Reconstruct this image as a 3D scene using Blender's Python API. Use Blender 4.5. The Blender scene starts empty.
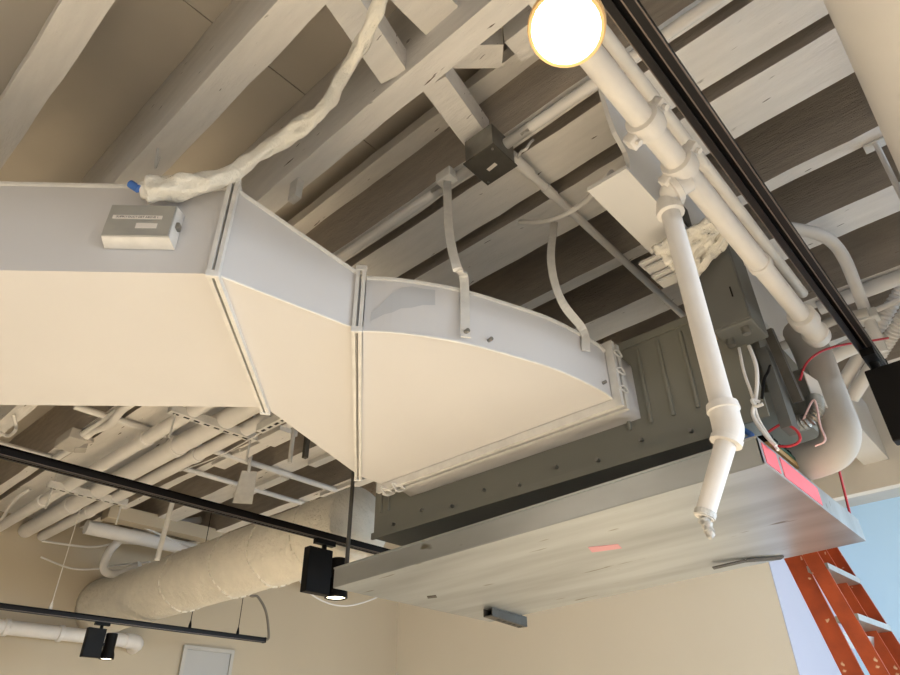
import bpy, bmesh, math, random
from mathutils import Vector, Matrix, noise
random.seed(7)
C = bpy.context.scene.collection
SC = bpy.context.scene
EYE = 1.6            # eye height above the floor; all heights below are given relative to the eye
# ------------------------------------------------------------------ camera calibration
F, CX, CY = 655.0, 450.0, 337.5
R = ((0.67259344, 0.39774702, 0.62403155), (-0.73991083, 0.37541865, 0.55820498), (-0.01224871, -0.83717271, 0.54680145))
def ray(x, y):
    a, b = (x - CX) / F, (y - CY) / F
    return Vector([r[0] * a + r[1] * b + r[2] for r in R])
def PZ(x, y, h): r = ray(x, y); return r * (h / r.z)
def PX(x, y, X): r = ray(x, y); return r * (X / r.x)
def PY(x, y, Y): r = ray(x, y); return r * (Y / r.y)
def PD(x, y, d): return ray(x, y).normalized() * d
Z = Vector((0, 0, 1))

# ------------------------------------------------------------------ materials
def lin(c):
    return tuple(((v / 255) / 12.92 if v / 255 <= .04045 else ((v / 255 + .055) / 1.055) ** 2.4) for v in c) + (1,)
def mat(name, col, rough=.6, metal=0, bump=0, bscale=40, var=0, vscale=3, speck=None, spscale=25, spth=.72, stretch=(1, 1, 1), col2=None, emit=None, estr=0, bdist=.004, spec=.5):
    m = bpy.data.materials.new(name); m.use_nodes = True
    nt = m.node_tree; N = nt.nodes; L = nt.links; b = N['Principled BSDF']
    b.inputs['Roughness'].default_value = rough; b.inputs['Metallic'].default_value = metal
    b.inputs['Specular IOR Level'].default_value = spec
    tc = N.new('ShaderNodeTexCoord'); mp = N.new('ShaderNodeMapping'); mp.inputs['Scale'].default_value = stretch
    L.new(tc.outputs['Object'], mp.inputs['Vector'])
    last = None
    if var or col2:
        n = N.new('ShaderNodeTexNoise'); n.inputs['Scale'].default_value = vscale; n.inputs['Detail'].default_value = 5
        L.new(mp.outputs[0], n.inputs['Vector'])
        cr = N.new('ShaderNodeValToRGB'); c = lin(col)
        c2 = lin(col2) if col2 else tuple(v * (1 - var) for v in c[:3]) + (1,)
        cr.color_ramp.elements[0].position = .35; cr.color_ramp.elements[1].position = .65
        cr.color_ramp.elements[0].color = c2; cr.color_ramp.elements[1].color = c
        L.new(n.outputs['Fac'], cr.inputs['Fac']); last = cr.outputs['Color']
    else:
        rgb = N.new('ShaderNodeRGB'); rgb.outputs[0].default_value = lin(col); last = rgb.outputs[0]
    if speck:
        n2 = N.new('ShaderNodeTexNoise'); n2.inputs['Scale'].default_value = spscale; n2.inputs['Detail'].default_value = 2
        L.new(mp.outputs[0], n2.inputs['Vector'])
        r2 = N.new('ShaderNodeValToRGB'); r2.color_ramp.elements[0].position = spth; r2.color_ramp.elements[1].position = spth + .04
        r2.color_ramp.elements[0].color = (0, 0, 0, 1); r2.color_ramp.elements[1].color = (1, 1, 1, 1)
        L.new(n2.outputs['Fac'], r2.inputs['Fac'])
        mx = N.new('ShaderNodeMixRGB'); L.new(r2.outputs['Color'], mx.inputs[0]); L.new(last, mx.inputs[1]); mx.inputs[2].default_value = lin(speck)
        last = mx.outputs[0]
    L.new(last, b.inputs['Base Color'])
    if bump:
        n3 = N.new('ShaderNodeTexNoise'); n3.inputs['Scale'].default_value = bscale; n3.inputs['Detail'].default_value = 6; n3.inputs['Roughness'].default_value = .65
        L.new(mp.outputs[0], n3.inputs['Vector'])
        bp = N.new('ShaderNodeBump'); bp.inputs['Strength'].default_value = bump; bp.inputs['Distance'].default_value = bdist
        L.new(n3.outputs['Fac'], bp.inputs['Height']); L.new(bp.outputs[0], b.inputs['Normal'])
    if emit:
        b.inputs['Emission Color'].default_value = lin(emit); b.inputs['Emission Strength'].default_value = estr
    return m
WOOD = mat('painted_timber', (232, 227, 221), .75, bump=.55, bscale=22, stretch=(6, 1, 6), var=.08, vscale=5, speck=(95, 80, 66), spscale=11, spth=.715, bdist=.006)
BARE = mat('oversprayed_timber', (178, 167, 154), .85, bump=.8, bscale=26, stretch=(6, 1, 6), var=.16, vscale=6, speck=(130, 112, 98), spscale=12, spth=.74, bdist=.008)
DECK = mat('painted_deck', (204, 195, 182), .8, bump=.1, bscale=30, var=.07, vscale=2)
DUCT = mat('painted_duct', (206, 203, 202), .55, bump=.04, bscale=8, var=.03, vscale=2)
SEAM = mat('duct_flange', (218, 215, 210), .5, bump=.2, bscale=60, var=.12, vscale=25)
GALV = mat('galvanised_sheet', (194, 199, 202), .36, .8, var=.3, vscale=3.5, bump=.12, bscale=9, stretch=(2.2, .35, 1), speck=(120, 116, 104), spscale=14, spth=.70)
UNIT = mat('unit_paint', (128, 126, 116), .55, bump=.05, bscale=20, var=.08, vscale=4)
EBOX = mat('box_grey', (102, 102, 98), .55, bump=.05, bscale=30, var=.08, vscale=8)
PIPE = mat('painted_pipe', (228, 224, 220), .5, bump=.15, bscale=60, var=.06, vscale=10)
STEEL = mat('painted_steel', (222, 219, 216), .45, bump=.08, bscale=18, var=.05, vscale=5)
DARK = mat('dark_steel', (92, 88, 82), .5, .5, bump=.1, bscale=60, var=.2, vscale=20)
ZINC = mat('zinc_steel', (150, 148, 142), .4, .8, bump=.1, bscale=60, var=.2, vscale=20)
BLACK = mat('black_metal', (14, 12, 11), .5, var=.15, vscale=20, spec=.2)
TRACK = mat('black_track', (18, 14, 13), .4, spec=.25)
TRIMM = mat('track_edge', (120, 108, 100), .35, .6)
WALL = mat('wall_cream', (242, 233, 217), .8, bump=.06, bscale=60, var=.03, vscale=1.2)
WALLB = mat('wall_paleblue', (196, 224, 240), .75, bump=.04, bscale=60)
WALLL = mat('wall_taupe', (196, 182, 158), .8, bump=.06, bscale=60, var=.03, vscale=1.2)
WALLR = mat('wall_cool_shade', (186, 182, 194), .75, bump=.04, bscale=60)  # white return wall with its cool shade mixed into the lavender colour
WALLW = mat('wall_white', (225, 220, 212), .8, bump=.05, bscale=50)
FLOORM = mat('floor_wood', (200, 190, 174), .5, var=.15, vscale=2, stretch=(1, 8, 1))
WRAP = mat('masking_paper', (240, 235, 224), .7, bump=1.0, bscale=34, var=.08, vscale=16, bdist=.012)
INSUL = mat('duct_wrap', (238, 231, 217), .55, bump=1.0, bscale=13, var=.08, vscale=9, bdist=.03)
FOAM = mat('pipe_insulation', (190, 184, 176), .7, bump=.2, bscale=40, var=.12, vscale=7)
LENS = mat('lamp_lens', (255, 250, 235), .3, emit=(255, 236, 200), estr=6)
BULB = mat('bulb_face', (255, 240, 210), .3, emit=(255, 240, 216), estr=30)
ORANGE = mat('orange_fibreglass', (184, 80, 38), .5, bump=.15, bscale=60, var=.3, vscale=12, speck=(222, 190, 160), spscale=26, spth=.69)
ALU = mat('aluminium', (176, 174, 170), .4, .7, var=.1, vscale=20)
RED = mat('red_wire', (190, 50, 60), .5)
BLUE = mat('blue_wire', (60, 100, 165), .5)
PINK = mat('pink_tape', (244, 112, 122), .6, var=.1, vscale=12)
GREEN = mat('circuit_green', (46, 84, 66), .5)
TAN = mat('tan_board', (168, 134, 84), .7, var=.2, vscale=12)
PANEL = mat('grey_panel', (190, 186, 178), .5)
INK = mat('label_ink', (50, 46, 44), .7)
STICK = mat('label_strip', (218, 210, 200), .6)
GLASS = mat('window_glass', (210, 225, 235), .1)
SMUDGE = mat('grey_smudge', (184, 184, 186), .6)

# ------------------------------------------------------------------ mesh helper
W = {}
class MB:
    def __init__(s): s.v = []; s.f = []; s.sm = []
    def add(s, vs, fs, smooth=False):
        o = len(s.v); s.v += [Vector(v) for v in vs]
        for f in fs: s.f.append([i + o for i in f]); s.sm.append(smooth)
        return s
    def hexa(s, b, t):     # bottom 4, top 4
        return s.add(list(b) + list(t), [(3, 2, 1, 0), (4, 5, 6, 7), (0, 1, 5, 4), (1, 2, 6, 5), (2, 3, 7, 6), (3, 0, 4, 7)])
    def box(s, x0, x1, y0, y1, z0, z1):
        return s.hexa([(x0, y0, z0), (x1, y0, z0), (x1, y1, z0), (x0, y1, z0)], [(x0, y0, z1), (x1, y0, z1), (x1, y1, z1), (x0, y1, z1)])
    def obox(s, c, ax, ay, az, hx, hy, hz, bev=0):
        c = Vector(c); ax, ay, az = [Vector(a).normalized() for a in (ax, ay, az)]
        if bev <= 0:
            P = lambda i, j, k: c + ax * hx * i + ay * hy * j + az * hz * k
            return s.hexa([P(-1, -1, -1), P(1, -1, -1), P(1, 1, -1), P(-1, 1, -1)], [P(-1, -1, 1), P(1, -1, 1), P(1, 1, 1), P(-1, 1, 1)])
        bm = bmesh.new(); bmesh.ops.create_cube(bm, size=2)
        for v in bm.verts: v.co = Vector((v.co.x * hx, v.co.y * hy, v.co.z * hz))
        bmesh.ops.bevel(bm, geom=bm.edges[:], offset=bev, segments=2, affect='EDGES', profile=.5)
        bm.verts.index_update()
        s.add([c + ax * v.co.x + ay * v.co.y + az * v.co.z for v in bm.verts], [[v.index for v in f.verts] for f in bm.faces]); bm.free(); return s
    def bar(s, p, q, w, h, up=Z, bev=0):
        p, q = Vector(p), Vector(q); d = (q - p); l = d.length; d.normalize()
        sd = d.cross(Vector(up));
        if sd.length < 1e-4: sd = d.cross(Vector((1, 0, 0)))
        sd.normalize(); u = sd.cross(d)
        return s.obox((p + q) / 2, d, sd, u, l / 2, w / 2, h / 2, bev)
    def prism(s, poly, vec):
        n = len(poly); vec = Vector(vec); a = [Vector(p) for p in poly]
        fs = [tuple(range(n))[::-1], tuple(range(n, 2 * n))] + [(i, (i + 1) % n, n + (i + 1) % n, n + i) for i in range(n)]
        return s.add(a + [p + vec for p in a], fs)
    def tube(s, pts, r, n=12, caps=True):
        pts = [Vector(p) for p in pts]; m = len(pts)
        rr = r if isinstance(r, (list, tuple)) else [r] * m
        T = [(pts[min(i + 1, m - 1)] - pts[max(i - 1, 0)]).normalized() for i in range(m)]
        a = T[0].orthogonal().normalized(); vs = []
        for i in range(m):
            a = (a - T[i] * a.dot(T[i])).normalized(); b = T[i].cross(a)
            for k in range(n):
                t = 2 * math.pi * k / n; vs.append(pts[i] + (a * math.cos(t) + b * math.sin(t)) * rr[i])
        fs = [(i * n + k, i * n + (k + 1) % n, (i + 1) * n + (k + 1) % n, (i + 1) * n + k) for i in range(m - 1) for k in range(n)]
        s.add(vs, fs, True)
        if caps: o = len(s.v) - m * n; s.f += [list(range(o, o + n))[::-1], list(range(o + (m - 1) * n, o + m * n))]; s.sm += [False, False]
        return s
    def lathe(s, p, d, prof, n=24, loop=False):      # prof: (distance along, radius)
        p = Vector(p); d = Vector(d).normalized(); a = d.orthogonal().normalized(); b = d.cross(a); vs = []
        for t, r in prof:
            for k in range(n):
                w = 2 * math.pi * k / n; vs.append(p + d * t + (a * math.cos(w) + b * math.sin(w)) * max(r, 1e-4))
        m = len(prof)
        s.add(vs, [(i * n + k, i * n + (k + 1) % n, (i + 1) * n + (k + 1) % n, (i + 1) * n + k) for i in range(m - 1) for k in range(n)], True)
        o = len(s.v) - m * n
        if loop: s.f += [[o + (m - 1) * n + k, o + (m - 1) * n + (k + 1) % n, o + (k + 1) % n, o + k] for k in range(n)]; s.sm += [True] * n
        else: s.f += [list(range(o, o + n))[::-1], list(range(o + (m - 1) * n, o + m * n))]; s.sm += [False, False]
        return s
    def build(s, name, m, parent=None, origin=None, autosmooth=True):
        if origin is None:
            xs = [v.x for v in s.v]; ys = [v.y for v in s.v]; zs = [v.z for v in s.v]
            origin = Vector(((min(xs) + max(xs)) / 2, (min(ys) + max(ys)) / 2, min(zs)))
        origin = Vector(origin)
        me = bpy.data.meshes.new(name); me.from_pydata([v - origin for v in s.v], [], s.f)
        bm = bmesh.new(); bm.from_mesh(me); bmesh.ops.recalc_face_normals(bm, faces=bm.faces); bm.to_mesh(me); bm.free()
        me.polygons.foreach_set('use_smooth', s.sm)
        if autosmooth and any(s.sm):
            try: me.set_sharp_from_angle(angle=math.radians(50))
            except Exception: pass
        me.materials.append(m)
        o = bpy.data.objects.new(name, me); C.objects.link(o)
        wl = origin + Vector((0, 0, EYE)); W[o.name] = wl
        if parent is not None: o.parent = parent; o.location = wl - W[parent.name]
        else: o.location = wl
        return o
def tag(o, label, cat, group=None):
    o['label'] = label; o['category'] = cat
    if group: o['group'] = group
    return o
def thing(name, label, cat, loc, group=None):
    o = bpy.data.objects.new(name, None); C.objects.link(o); o.empty_display_size = .05
    wl = Vector(loc) + Vector((0, 0, EYE)); o.location = wl; W[o.name] = wl
    return tag(o, label, cat, group)
def struct(o): o['kind'] = 'structure'; return o
def copy_tree(o, parent=None):
    c = o.copy(); C.objects.link(c)
    if parent is not None: c.parent = parent
    for ch in list(o.children): copy_tree(ch, c)
    return c
def curve(pts, k=6):        # Catmull-Rom
    P = [Vector(p) for p in pts]; P = [P[0] * 2 - P[1]] + P + [P[-1] * 2 - P[-2]]; out = []
    for i in range(1, len(P) - 2):
        a, b, c, d = P[i - 1:i + 3]
        for j in range(k):
            t = j / k
            out.append(.5 * ((2 * b) + (c - a) * t + (2 * a - 5 * b + 4 * c - d) * t * t + (3 * b - a - 3 * c + d) * t ** 3))
    out.append(P[-2]); return out

# ------------------------------------------------------------------ room shell
HJ, HD = 1.60, 1.985      # underside of joists, underside of deck
Y1, X0 = 5.60, 5.33
XR, YR, FL, XE = -3.3, -4.0, -EYE, 7.0
struct(MB().box(XR, XE + .2, YR, Y1 + .2, FL - .1, FL).build('floor', FLOORM))
m = MB(); xs = [XR, -1.9, -.7, .55, 1.8, 3.0, 4.2, XE + .2]     # deck sheets with open joints between them
for i in range(len(xs) - 1):
    off = 1.94 if i < 3 and xs[i + 1] < 0 else 1.345
    ys = [YR, off - 3.66, off - 2.44, off - 1.22, off, off + 1.22, off + 2.44, off + 3.66, Y1 + .2]
    ys = [y for y in ys if YR <= y <= Y1 + .2]
    for j in range(len(ys) - 1):
        m.box(xs[i] + .002, xs[i + 1] - .002, ys[j] + .002, ys[j + 1] - .002, HD, HD + .02)
m.box(XR, XE + .2, YR, Y1 + .2, HD + .022, HD + .12)
struct(m.build('ceiling', DECK))
struct(MB().box(XR, X0 + .5, Y1, Y1 + .2, FL, HD).build('wall_left', WALLL))
struct(MB().box(X0, X0 + .2, 1.605, Y1, FL, HD).build('wall_back', WALL))
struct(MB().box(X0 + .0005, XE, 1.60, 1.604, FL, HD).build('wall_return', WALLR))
struct(MB().box(XE, XE + .2, YR, 1.75, FL, HD).build('wall_right', WALLB))
struct(MB().box(XR - .2, XR, YR, Y1 + .2, FL, HD).build('wall_rear', WALLW))
# street-side wall with a wide shop window
m = MB(); m.box(XR, XE + .2, YR - .2, YR, FL, -.9); m.box(XR, XE + .2, YR - .2, YR, 1.25, HD); m.box(XR, -2.6, YR - .2, YR, -.9, 1.25); m.box(6.75, XE + .2, YR - .2, YR, -.9, 1.25)
struct(m.build('wall_front', WALLW))
m = MB()
for x in (-2.6, -.75, 1.1, 2.95, 4.8, 6.70): m.box(x, x + .05, YR - .13, YR - .05, -.9, 1.25)
m.box(-2.6, 6.75, YR - .13, YR - .05, -.9, -.85); m.box(-2.6, 6.75, YR - .13, YR - .05, 1.2, 1.25)
struct(m.build('window_1', BLACK))
# dropped girder casing that the steel beam frames into
struct(MB().box(3.84, 3.90, YR, 1.85, 1.15, HD).build('trim_1', WALLW))
# grey framed panel in the far wall
dr = MB(); a = PY(183, 645, Y1); b = PY(233, 651, Y1)
dx0, dx1, dt = a.x, b.x, a.z
for q in ((dx0, dx0 + .03), (dx1 - .03, dx1)): dr.box(q[0], q[1], Y1 - .03, Y1 - .001, FL + .02, dt - .03)
dr.box(dx0, dx1, Y1 - .03, Y1 - .001, dt - .03, dt)
d1 = struct(dr.build('door_1', PANEL))
MB().box(dx0 + .031, dx1 - .031, Y1 - .018, Y1 - .002, FL + .02, dt - .031).build('door_panel', mat('door_grey', (184, 182, 178), .5), d1)

# ------------------------------------------------------------------ joists
def timber(p, q, w, h, mt, name, label, cat, group=None, jit=.004, seg=.09, side=None):
    p, q = Vector(p), Vector(q); d = q - p; n = max(2, int(d.length / seg)); d.normalize(); s = d.cross(Z).normalized()
    m = MB(); vs = []
    for i in range(n + 1):
        c = p + (q - p) * i / n
        for (a, b) in ((-1, 0), (1, 0), (1, 1), (-1, 1)):
            v = c + s * a * w / 2 + Z * b * h
            k = noise.noise_vector(v * 7) * jit + noise.noise_vector(v * 31) * jit * .5
            if 0 < i < n: v = v + Vector((k.x, 0, k.z)) if abs(d.y) > .5 else v + Vector((0, k.y, k.z))
            vs.append(v)
    fs = [(3, 2, 1, 0), tuple(n * 4 + j for j in range(4))]
    for i in range(n):
        for j in range(4): fs.append((i * 4 + j, i * 4 + (j + 1) % 4, i * 4 + 4 + (j + 1) % 4, i * 4 + 4 + j))
    m.add(vs, fs)
    o = m.build(name, mt)
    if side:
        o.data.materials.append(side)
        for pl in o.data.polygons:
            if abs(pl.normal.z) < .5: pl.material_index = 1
    return tag(o, label, cat, group)
JG = 'ceiling joists'
JL = [
 (.022, .078, 'white painted ceiling joist cutting the top-left corner, outermost one above the straight duct'),
 (.247, .303, 'white painted ceiling joist, second from the top-left corner, ending above the detector box'),
 (.473, .519, 'white painted ceiling joist that the paper-wrapped cable crosses, with cross blocking on both sides'),
 (.690, .729, 'white painted ceiling joist carrying the square junction box'),
 (.752, .855, 'broad white joist tight beside the junction box joist across a thin dark slot'),
 (.889, 1.001, 'broadest white joist, passing behind the black track just above the steel beam'),
 (1.155, 1.19, 'narrow white joist with the thin hanger rod at the white round duct'),
 (1.343, 1.440, 'white white joist above the bent white conduit at the right edge'),
 (1.650, 1.700, 'white joist beside the white pipe at the right edge, past the bent conduit'),
 (1.900, 1.945, 'white joist deep in the ceiling above the sheet metal air handler'),
 (2.140, 2.180, 'white joist farthest back before the dropped casing'),
]
for a, b, l in JL:
    y0 = YR + .01
    if b > 2.05: y0 = YR + .01
    x = (a + b) / 2 * HJ; w = (b - a) * HJ
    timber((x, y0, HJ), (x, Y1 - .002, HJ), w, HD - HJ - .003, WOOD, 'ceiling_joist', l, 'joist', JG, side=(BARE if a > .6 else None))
BG = 'blocking between joists'
def block(p, q, w, h, label, jit=.002): return timber(p, q, w, h, WOOD, 'joist_blocking', label, 'blocking', BG, jit)
block((.303 * HJ + .004, .80, HJ + .02), (.473 * HJ - .004, .87, HJ + .02), .085, .09, 'short white timber block beside the paper-wrapped cable near the top edge')
block((.523 * HJ + .004, .80, HJ + .02), (.695 * HJ - .004, .85, HJ + .02), .08, .09, 'short white timber block ending at the square junction box')
block((.523 * HJ + .003, .775, HJ + .115), (.695 * HJ - .15, .64, HJ + .115), .075, .08, 'slanted white timber offcut crossing above the block that ends at the junction box')
block((.60 * HJ, .34, HJ + .09), (.60 * HJ, .60, HJ + .09), .085, HD - HJ - .093, 'white timber stub with a bare end beside the lit lamp')
block((.303 * HJ - .002, .69, HJ + .10), (.473 * HJ + .002, .69, HJ + .10), .12, .12, 'white timber block high between two joists at the top edge')
# nailing strip along the side of the junction box joist
timber((1.072, .2, HJ + .22), (1.072, 3.2, HJ + .22), .07, .05, WOOD, 'nailing_strip', 'white strip of timber along the side of the joist carrying the junction box', 'timber strip')
# short boards patched under the back joists
PB = 'board offcuts under the joists'
for (px, py, ln, wd, l) in ((250, 442, .42, .07, 'white board offcut under the joists beside the slotted strut end'),
                            (325, 455, .40, .06, 'white board offcut under the joists nearest the middle duct seam'),
                            (300, 447, .22, .12, 'wider white board offcut beside the lower edge of the tapered duct'),
                            (272, 492, .55, .07, 'white board offcut under the joists just above the black light track'),
                            (345, 488, .5, .07, 'white board offcut under the joists left of the dark hanger rod'),
                            (203, 452, .3, .09, 'white board offcut between the white pipes and the slotted strut')):
    p = PZ(px, py, HJ - .027); p.x = min((1.879, 2.272, 2.68, 1.512), key=lambda q: abs(q - p.x)) + .02; timber(p - Vector((0, ln / 2, 0)), p + Vector((0, ln / 2, 0)), wd, .03, WOOD, 'board_offcut', l, 'board', PB, .002)

# ------------------------------------------------------------------ the painted air duct
HB, HT1, HT2 = .87, 1.12, 1.03
N1, F1 = Vector((.473, 1.083, 0)), Vector((.898, 1.522, 0))
N2, F2 = Vector((.814, 1.024, 0)), Vector((1.431, 1.729, 0))
dn = Vector((-.703, .711, 0))
N0, F0 = N1 + dn * 5.2, F1 + dn * 5.2
def up(v, h): return Vector((v.x, v.y, h))
air = thing('air_duct', 'large cream painted rectangular air duct with taper and curved elbow running into the air handler', 'duct', (.9, 1.3, HB))
MB().hexa([up(N0, HB), up(N1, HB), up(F1, HB), up(F0, HB)], [up(N0, HT1), up(N1, HT1), up(F1, HT1), up(F0, HT1)]).build('straight_section', DUCT, air)
MB().hexa([up(N1, HB), up(N2, HB), up(F2, HB), up(F1, HB)], [up(N1, HT1), up(N2, HT2), up(F2, HT2), up(F1, HT1)]).build('taper_section', DUCT, air)
arc = curve([(.829, 1.02, 0), (.896, .962, 0), (1.025, .884, 0), (1.187, .822, 0), (1.313, .785, 0), (1.478, .764, 0), (1.56, .768, 0)], 5)
poly = [up(v, HB) for v in arc] + [Vector((1.56, 1.735, HB)), Vector((1.45, 1.735, HB))]
m = MB(); n = len(arc); k = len(poly)
m.prism(poly, (0, 0, HT2 - HB)); m.build('elbow_section', DUCT, air)
# thin raised edges where the sheets are folded together
e = MB(); e.tube([up(N0, HT1), up(N1, HT1)], .006, 6); e.tube([up(N1, HT1), up(N2, HT2)], .006, 6)
e.tube([up(v, HT2) for v in arc], .006, 6); e.tube([up(v, HB) for v in arc], .0035, 6); e.tube([up(N1, HB), up(N2, HB)], .003, 6)
e.build('folded_edge', SEAM, air)
def joint(N, Fa, hb, ht, d, name):
    t = (Fa - N).normalized(); d = Vector(d).normalized(); a = N - t * .008; b = Fa + t * .008
    for sgn in (-1, 1):
        m = MB(); c = d * .0075 * sgn
        m.bar(up(a + c, hb - .008), up(b + c, hb - .006), .009, .016); m.bar(up(a + c, ht + .006), up(b + c, ht + .006), .009, .016)
        for q in (a, b): m.bar(up(q + c, hb - .014), up(q + c, ht + .018), .009, .016, up=t)
        m.build(name, SEAM, air)
    for q, w in ((a, -t), (b, t)):
        for h in (hb - .010, ht + .014): MB().obox(up(q + w * .004, h), d, t, Z, .014, .005, .008, .002).build('corner_clip', SEAM, air)
joint(N1, F1, HB, HT1, (.83, -.55, 0), 'flange_strip')
joint(N2, F2, HB, HT2, (.76, -.65, 0), 'flange_strip')
m = MB()       # end flange against the canvas collar
for x in (1.555, 1.585):
    m.box(x - .008, x + .008, .74, .765, .868, 1.032); m.box(x - .008, x + .008, 1.735, 1.76, .868, 1.032)
    m.box(x - .008, x + .008, .74, 1.76, .842, .868); m.box(x - .008, x + .008, .74, 1.76, 1.032, 1.058)
m.build('end_flange', SEAM, air)
for y, h in ((.735, .90), (.735, .96), (.735, 1.02)): MB().tube(curve([(1.548, .739, h), (1.57, .733, h + .008), (1.592, .736, h - .003), (1.57, .737, h - .008), (1.549, .739, h)]), .0028, 6).build('flange_clip', SEAM, air)
for y in (1.66, 1.72): MB().tube(curve([(1.53, y, .85), (1.57, y + .01, .832), (1.60, y, .845), (1.57, y - .02, .838), (1.535, y, .852)]), .004, 6).build('flange_clip', SEAM, air)
m = MB()       # canvas collar: crumpled sleeve between duct and unit
vs = []; fs = []; ring = []
for i in range(9):
    x = 1.595 + .104 * i / 8; pts = []
    per = [(.76, .86), (.76, 1.04), (1.735, 1.04), (1.735, .86)]
    for s_ in range(4):
        (ya, ha), (yb, hb_) = per[s_], per[(s_ + 1) % 4]; nn = 6 if s_ % 2 == 0 else 24
        for j in range(nn):
            t = j / nn; v = Vector((x, ya + (yb - ya) * t, ha + (hb_ - ha) * t))
            if 0 < i < 8: v += noise.noise_vector(v * 14) * .012
            pts.append(v)
    ring.append(len(pts)); vs += pts
q = ring[0]
fs = [(i * q + j, i * q + (j + 1) % q, (i + 1) * q + (j + 1) % q, (i + 1) * q + j) for i in range(8) for j in range(q)]
m.add(vs, fs, True).build('canvas_collar', DUCT, air, autosmooth=False)
for x, y, h in ((1.10, .845, .895), (1.50, .757, .90)): MB().tube([(x, y + .01, h), (x - .004, y - .006, h)], .005, 8).build('screw_head', ZINC, air)
# smudge of older grey paint on the elbow side
tv = Vector((.13, -.09, 0)).normalized()

# brushed smear of greyer paint on the elbow side
vs = []; na = 8
for i in range(1, 1 + na):
    p = arc[i]; t_ = (arc[i + 1] - arc[i - 1]).normalized(); o_ = Vector((t_.y, -t_.x, 0)) * .0015; k = (i - 1) / (na - 1)
    lo = HB + .025 + .075 * k + .012 * noise.noise(Vector((i, 2.3, 0))); hi = HB + .05 + .095 * min(1, k * 1.6) + .008 * noise.noise(Vector((i, 7.7, 0)))
    vs += [up(p + o_, lo), up(p + o_, max(hi, lo + .012))]
MB().add(vs, [(2 * i, 2 * i + 2, 2 * i + 3, 2 * i + 1) for i in range(na - 1)]).build('paint_smear', SMUDGE, air)

# straps hanging the elbow
def strap(pts, w, t, dirw, name, label):
    P = curve(pts, 8); m = MB(); vs = []; dw = Vector(dirw).normalized(); n = len(P)
    for i, p in enumerate(P):
        tg = (P[min(i + 1, n - 1)] - P[max(i - 1, 0)]).normalized(); s = (dw - tg * dw.dot(tg)).normalized(); nn = tg.cross(s)
        for a, b in ((-1, -1), (1, -1), (1, 1), (-1, 1)): vs.append(p + s * a * w / 2 + nn * b * t / 2)
    fs = [(0, 1, 2, 3), tuple((n - 1) * 4 + j for j in range(4))] + [(i * 4 + j, i * 4 + (j + 1) % 4, i * 4 + 4 + (j + 1) % 4, i * 4 + 4 + j) for i in range(n - 1) for j in range(4)]
    m.add(vs, fs); return m
rt = (.8, -.6, 0)
b1 = PZ(463, 338, HB + .01); t1 = PZ(461, 288, HT2 + .01)
b1v = Vector((b1.x, b1.y, 0)) + Vector((-.3, -.95, 0)) * .012
s1 = thing('hanger_strap', 'painted strap hanging from the conduit below the junction box down to the duct elbow side', 'strap', (b1v.x, b1v.y, HB), 'straps holding the elbow')
p0 = PZ(447, 180, 1.55)
strap([p0, PD(449, 230, 1.78), PD(457, 268, 1.62), up(b1v, HT2 + .03), up(b1v, HB + .005)], .024, .004, rt, '', '').build('strap_band', SEAM, s1)
MB().obox(p0 + Vector((0, 0, .01)), (0, 1, 0), (1, 0, 0), Z, .03, .022, .02, .004).build('strap_clip', SEAM, s1)
MB().tube([up(b1v, HB + .02), up(b1v, HB + .02) + Vector((-.003, -.012, 0))], .006, 8).build('strap_screw', ZINC, s1)
b2v = Vector((1.42, .757, 0)); b2v = up(PZ(581, 334, HT2), 0) + Vector((0, -.008, 0))
s2 = thing('hanger_strap', 'painted strap curving down to the tip of the duct elbow near the air handler', 'strap', (b2v.x, b2v.y, HB), 'straps holding the elbow')
strap([PZ(554, 222, 1.53), PD(551, 262, 1.98), PD(561, 300, 1.88), up(b2v, HT2 + .01), up(b2v, HT2 - .06)], .024, .004, rt, '', '').build('strap_band', SEAM, s2)

# duct detector box on the side of the duct
nd = Vector((-.711, -.703, 0)); ud = Vector((.703, -.711, 0))
c0 = N1 - ud * .169; c0.z = .982
db = thing('detector_box', 'small metal detector box with a printed label on the side of the straight duct', 'detector box', c0 + nd * .04 - Z * .055)
def dbx(u, n_, h): return c0 + ud * u + nd * n_ + Z * h
m = MB(); m.hexa([dbx(-.074, .002, -.05), dbx(.074, .002, -.05), dbx(.070, .034, -.044), dbx(-.070, .034, -.044)], [dbx(-.074, .002, .05), dbx(.074, .002, .05), dbx(.070, .034, .044), dbx(-.070, .034, .044)])
m.build('box_body', SEAM, db)
m = MB().obox(dbx(0, .0362, 0), ud, nd, Z, .069, .002, .0435, .001); cov = m.build('box_cover', mat('cover_zinc', (176, 176, 172), .35, .5, var=.12, vscale=14, bump=.05), db)
m = MB().obox(dbx(-.006, .0388, .008), ud, nd, Z, .052, .0004, .005); m.build('label_strip', STICK, cov)
m = MB().obox(dbx(.018, .0388, -.016), ud, nd, Z, .022, .0004, .007); m.build('blank_plate', STICK, cov)
m = MB(); m.obox(dbx(.0755, .018, .0), ud, nd, Z, .004, .008, .008, .002); m.build('latch', ZINC, db)
def text(body, size, pos, right, upv, name, parent):
    cu = bpy.data.curves.new(name, 'FONT'); cu.body = body; cu.size = size; cu.align_x = 'CENTER'; cu.align_y = 'CENTER'; cu.extrude = .0001
    to = bpy.data.objects.new(name, cu); C.objects.link(to); dg = bpy.context.evaluated_depsgraph_get()
    me = bpy.data.meshes.new_from_object(to.evaluated_get(dg)); bpy.data.objects.remove(to)
    right = Vector(right).normalized(); upv = Vector(upv).normalized(); nn = right.cross(upv)
    mm = MB(); vs = [Vector(pos) + right * v.co.x + upv * v.co.y + nn * v.co.z for v in me.vertices]
    mm.add(vs, [list(p.vertices) for p in me.polygons]); return mm.build(name, INK, parent)
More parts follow.
